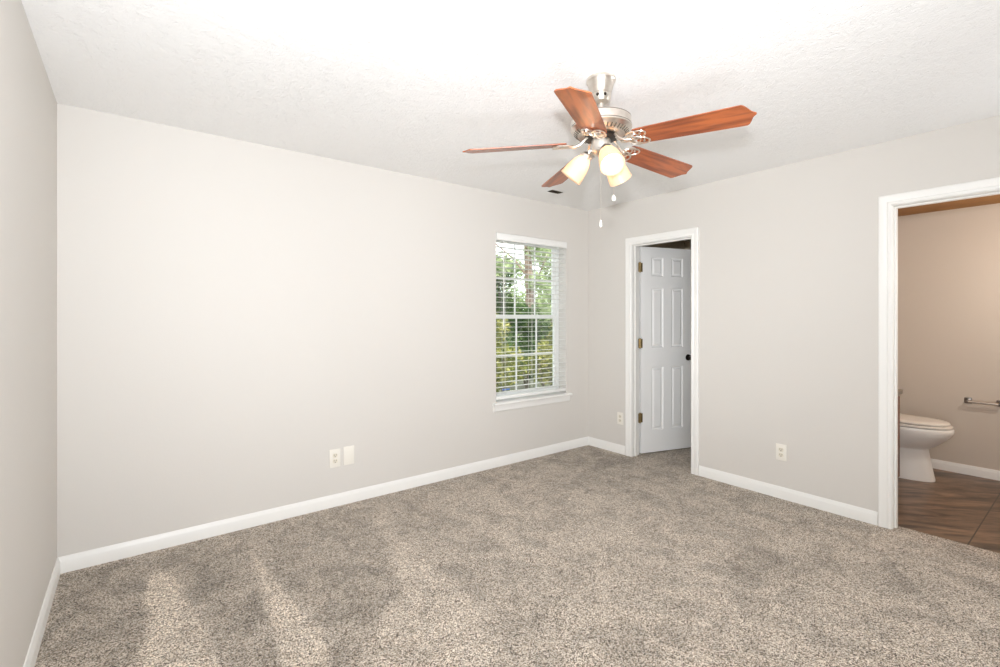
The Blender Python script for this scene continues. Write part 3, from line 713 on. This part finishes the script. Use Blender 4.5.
ph = empty('toilet_paper_holder', (XF, 0.645, 0.625), 0, 'empty dark metal toilet paper holder on the bathroom wall beyond the toilet', 'toilet paper holder')
for y in (0.095, -0.095):
    bm = bmesh.new(); box(bm, -0.010, 0, y-0.024, y+0.024, -0.024, 0.024, 0.004, 2)
    box(bm, -0.014, -0.008, y-0.017, y+0.017, -0.017, 0.017, 0.003, 2)
    box(bm, -0.062, -0.010, y-0.009, y+0.009, -0.012, 0.006, 0.004, 2); lathe(bm, [(0, 0.003), (0.006, 0.002), (0.008, 0), (0, -0.002)], 16, Matrix.Translation((-0.062, y, -0.003)) @ Matrix.Rotation(-PI/2, 4, 'Y'))
    obj('bracket', bm, M_pewter, ph, smooth=30)
bm = bmesh.new(); tube(bm, [(-0.052, -0.088, -0.003), (-0.052, 0.0, -0.003)], 0.0120, 14); tube(bm, [(-0.052, -0.002, -0.003), (-0.052, 0.088, -0.003)], 0.0105, 14)
obj('roller', bm, M_nickel, ph, smooth=30)

# ------------------------------------------------------------------ outside
bm = bmesh.new(); b = bmesh.new()
gv = {}
for i in range(31):
    for j in range(31):
        x, y = -20+i*2.0, YA+0.16+j*1.4
        gv[i, j] = bm.verts.new((x, y, -0.55+0.012*j*j*0.2+0.15*mnoise.noise(Vector((x*.3, y*.3, 0)))))
for i in range(30):
    for j in range(30): bm.faces.new((gv[i, j], gv[i+1, j], gv[i+1, j+1], gv[i, j+1]))
b.free(); g = obj('ground', bm, M_lawn, None, smooth=60); g['kind'] = 'structure'

def foliage(clusters, n, size, seed):
    R = random.Random(seed); bm = bmesh.new()
    tot = sum(r*r for *_, r in clusters)
    for cx, cy, cz, r in clusters:
        for _ in range(int(n*r*r/tot)):
            d = Vector((R.gauss(0, 1), R.gauss(0, 1), R.gauss(0, 1))).normalized()*r*(R.random()**0.45)
            p = Vector((cx, cy, cz))+Vector((d.x, d.y, d.z*0.8))
            u = Vector((R.gauss(0, 1), R.gauss(0, 1), R.gauss(0, .6))).normalized(); w = u.orthogonal().normalized()
            w.rotate(Matrix.Rotation(R.random()*6.28, 3, u)); s = size*(0.6+0.8*R.random())
            bm.faces.new([bm.verts.new(p+q) for q in (u*s, w*s*0.45+u*s*0.1, -u*s*0.8, -w*s*0.45+u*s*0.1)])
    return bm
def at(px, dist, z=0):
    l = (px-500)/FPX; return (math.sin(YAW)*dist+l*math.cos(YAW)*dist, math.cos(YAW)*dist-l*math.sin(YAW)*dist)
def plant(name, px, dist, label, cat, clusters, n, size, lm, seed, trunk=None, bark=None, group=None, gz=-0.5):
    x, y = at(px, dist); t = empty(name, (x, y, gz), 0, label, cat, group)
    bm = foliage(clusters, n, size, seed); bmf = obj('foliage', bm, lm, t); bmf['kind'] = 'stuff'
    bm = bmesh.new()
    for pts, r in trunk: tube(bm, pts, r, 10)
    obj('trunk' if cat == 'tree' else 'stem', bm, bark or M_bark2, t, smooth=60)
    return t
stems = [([(0, 0, -0.1), (0.05, 0, 0.5), (0.1, 0.05, 1.1)], [0.04, 0.03, 0.015]), ([(0.03, 0, -0.1), (-0.15, 0.05, 0.5), (-0.3, 0.05, 1.0)], [0.03, 0.025, 0.012])]
plant('tree', 528, 14.5, 'tree with a thick pale pinkish trunk, seen through the upper sash', 'tree',
      [(-1.6, 0.5, 4.2, 0.7), (1.3, 0.3, 4.4, 0.7), (0.2, 0.8, 5.2, 1.2), (-0.9, 0.3, 3.4, 0.5), (1.0, -0.2, 3.3, 0.5), (0.0, -0.4, 2.9, 0.35), (0.1, -0.4, 3.9, 0.5)], 5200, 0.075, M_leaf_p, 1,
      [([(0, 0, -0.1), (0.03, 0, 1.5), (0.10, 0, 2.6), (0.0, 0, 3.6), (-0.1, 0, 5.2)], [0.17, 0.15, 0.14, 0.12, 0.06]),
       ([(0.1, 0, 2.5), (0.5, 0.1, 3.1), (1.2, 0.2, 4.2)], [0.035, 0.03, 0.015]), ([(0.05, 0, 3.0), (-0.5, 0.1, 3.6), (-1.5, 0.3, 4.3)], [0.035, 0.025, 0.015])], M_bark)
plant('shrub', 501, 9.2, 'yellow-green shrub low at the left of the window view', 'shrub',
      [(-0.1, 0, 0.9, 0.62), (-0.8, 0.1, 0.9, 0.7), (-0.2, 0.1, 1.6, 0.42), (-1.5, 0.2, 0.8, 0.7)], 5200, 0.055, M_leaf_y, 2, stems)
plant('shrub', 550, 9.6, 'yellow-green shrub low at the right of the window view', 'shrub',
      [(0, 0, 0.85, 0.5), (0.6, 0.1, 1.0, 0.7), (0.5, 0, 1.6, 0.4)], 4200, 0.055, M_leaf_y, 3, stems)
plant('bush', 527, 12.0, 'dark green bush in the middle of the window view, in front of the pale trunk', 'bush',
      [(0, 0, 0.9, 0.85), (-0.1, 0, 1.8, 0.50), (0.5, 0, 1.3, 0.6)], 5200, 0.06, M_leaf_d, 4, stems)
plant('tree', 500, 19.0, 'bushy mid green tree at the left edge of the window view', 'tree',
      [(0.0, 0, 2.0, 0.9), (-0.3, 0, 3.3, 0.9), (-1.7, 0.5, 2.6, 1.4), (0.4, 0.2, 1.3, 0.8)], 6500, 0.085, M_leaf_d, 5,
      [([(0, 0, -0.1), (0.05, 0, 1.6), (-0.1, 0, 3.4)], [0.12, 0.09, 0.03])], M_bark2, gz=-0.3)
plant('tree', 552, 18.0, 'loose pale green tree at the right edge of the window view', 'tree',
      [(0.3, 0, 1.6, 0.8), (0.5, 0, 2.7, 0.75), (1.6, 0.3, 2.6, 1.2), (-0.2, 0.3, 3.9, 0.5)], 5200, 0.08, M_leaf_p, 6,
      [([(0, 0, -0.1), (0.05, 0, 1.6), (0.4, 0, 3.2)], [0.09, 0.07, 0.03])], M_bark2, gz=-0.3)
plant('tree', 530, 26.0, 'distant broad tree behind the pale trunk, green mass against the sky', 'tree',
      [(0.0, 0, 1.6, 1.3), (-2.2, 0, 1.8, 1.5), (2.4, 0, 1.8, 1.5), (0.7, 0, 3.0, 1.0), (-1.5, 0, 3.6, 1.0)], 6500, 0.12, M_leaf_p, 8,
      [([(0, 0, -0.1), (0.05, 0, 1.6), (0.1, 0, 3.2)], [0.14, 0.1, 0.05])], M_bark2, gz=0.2)
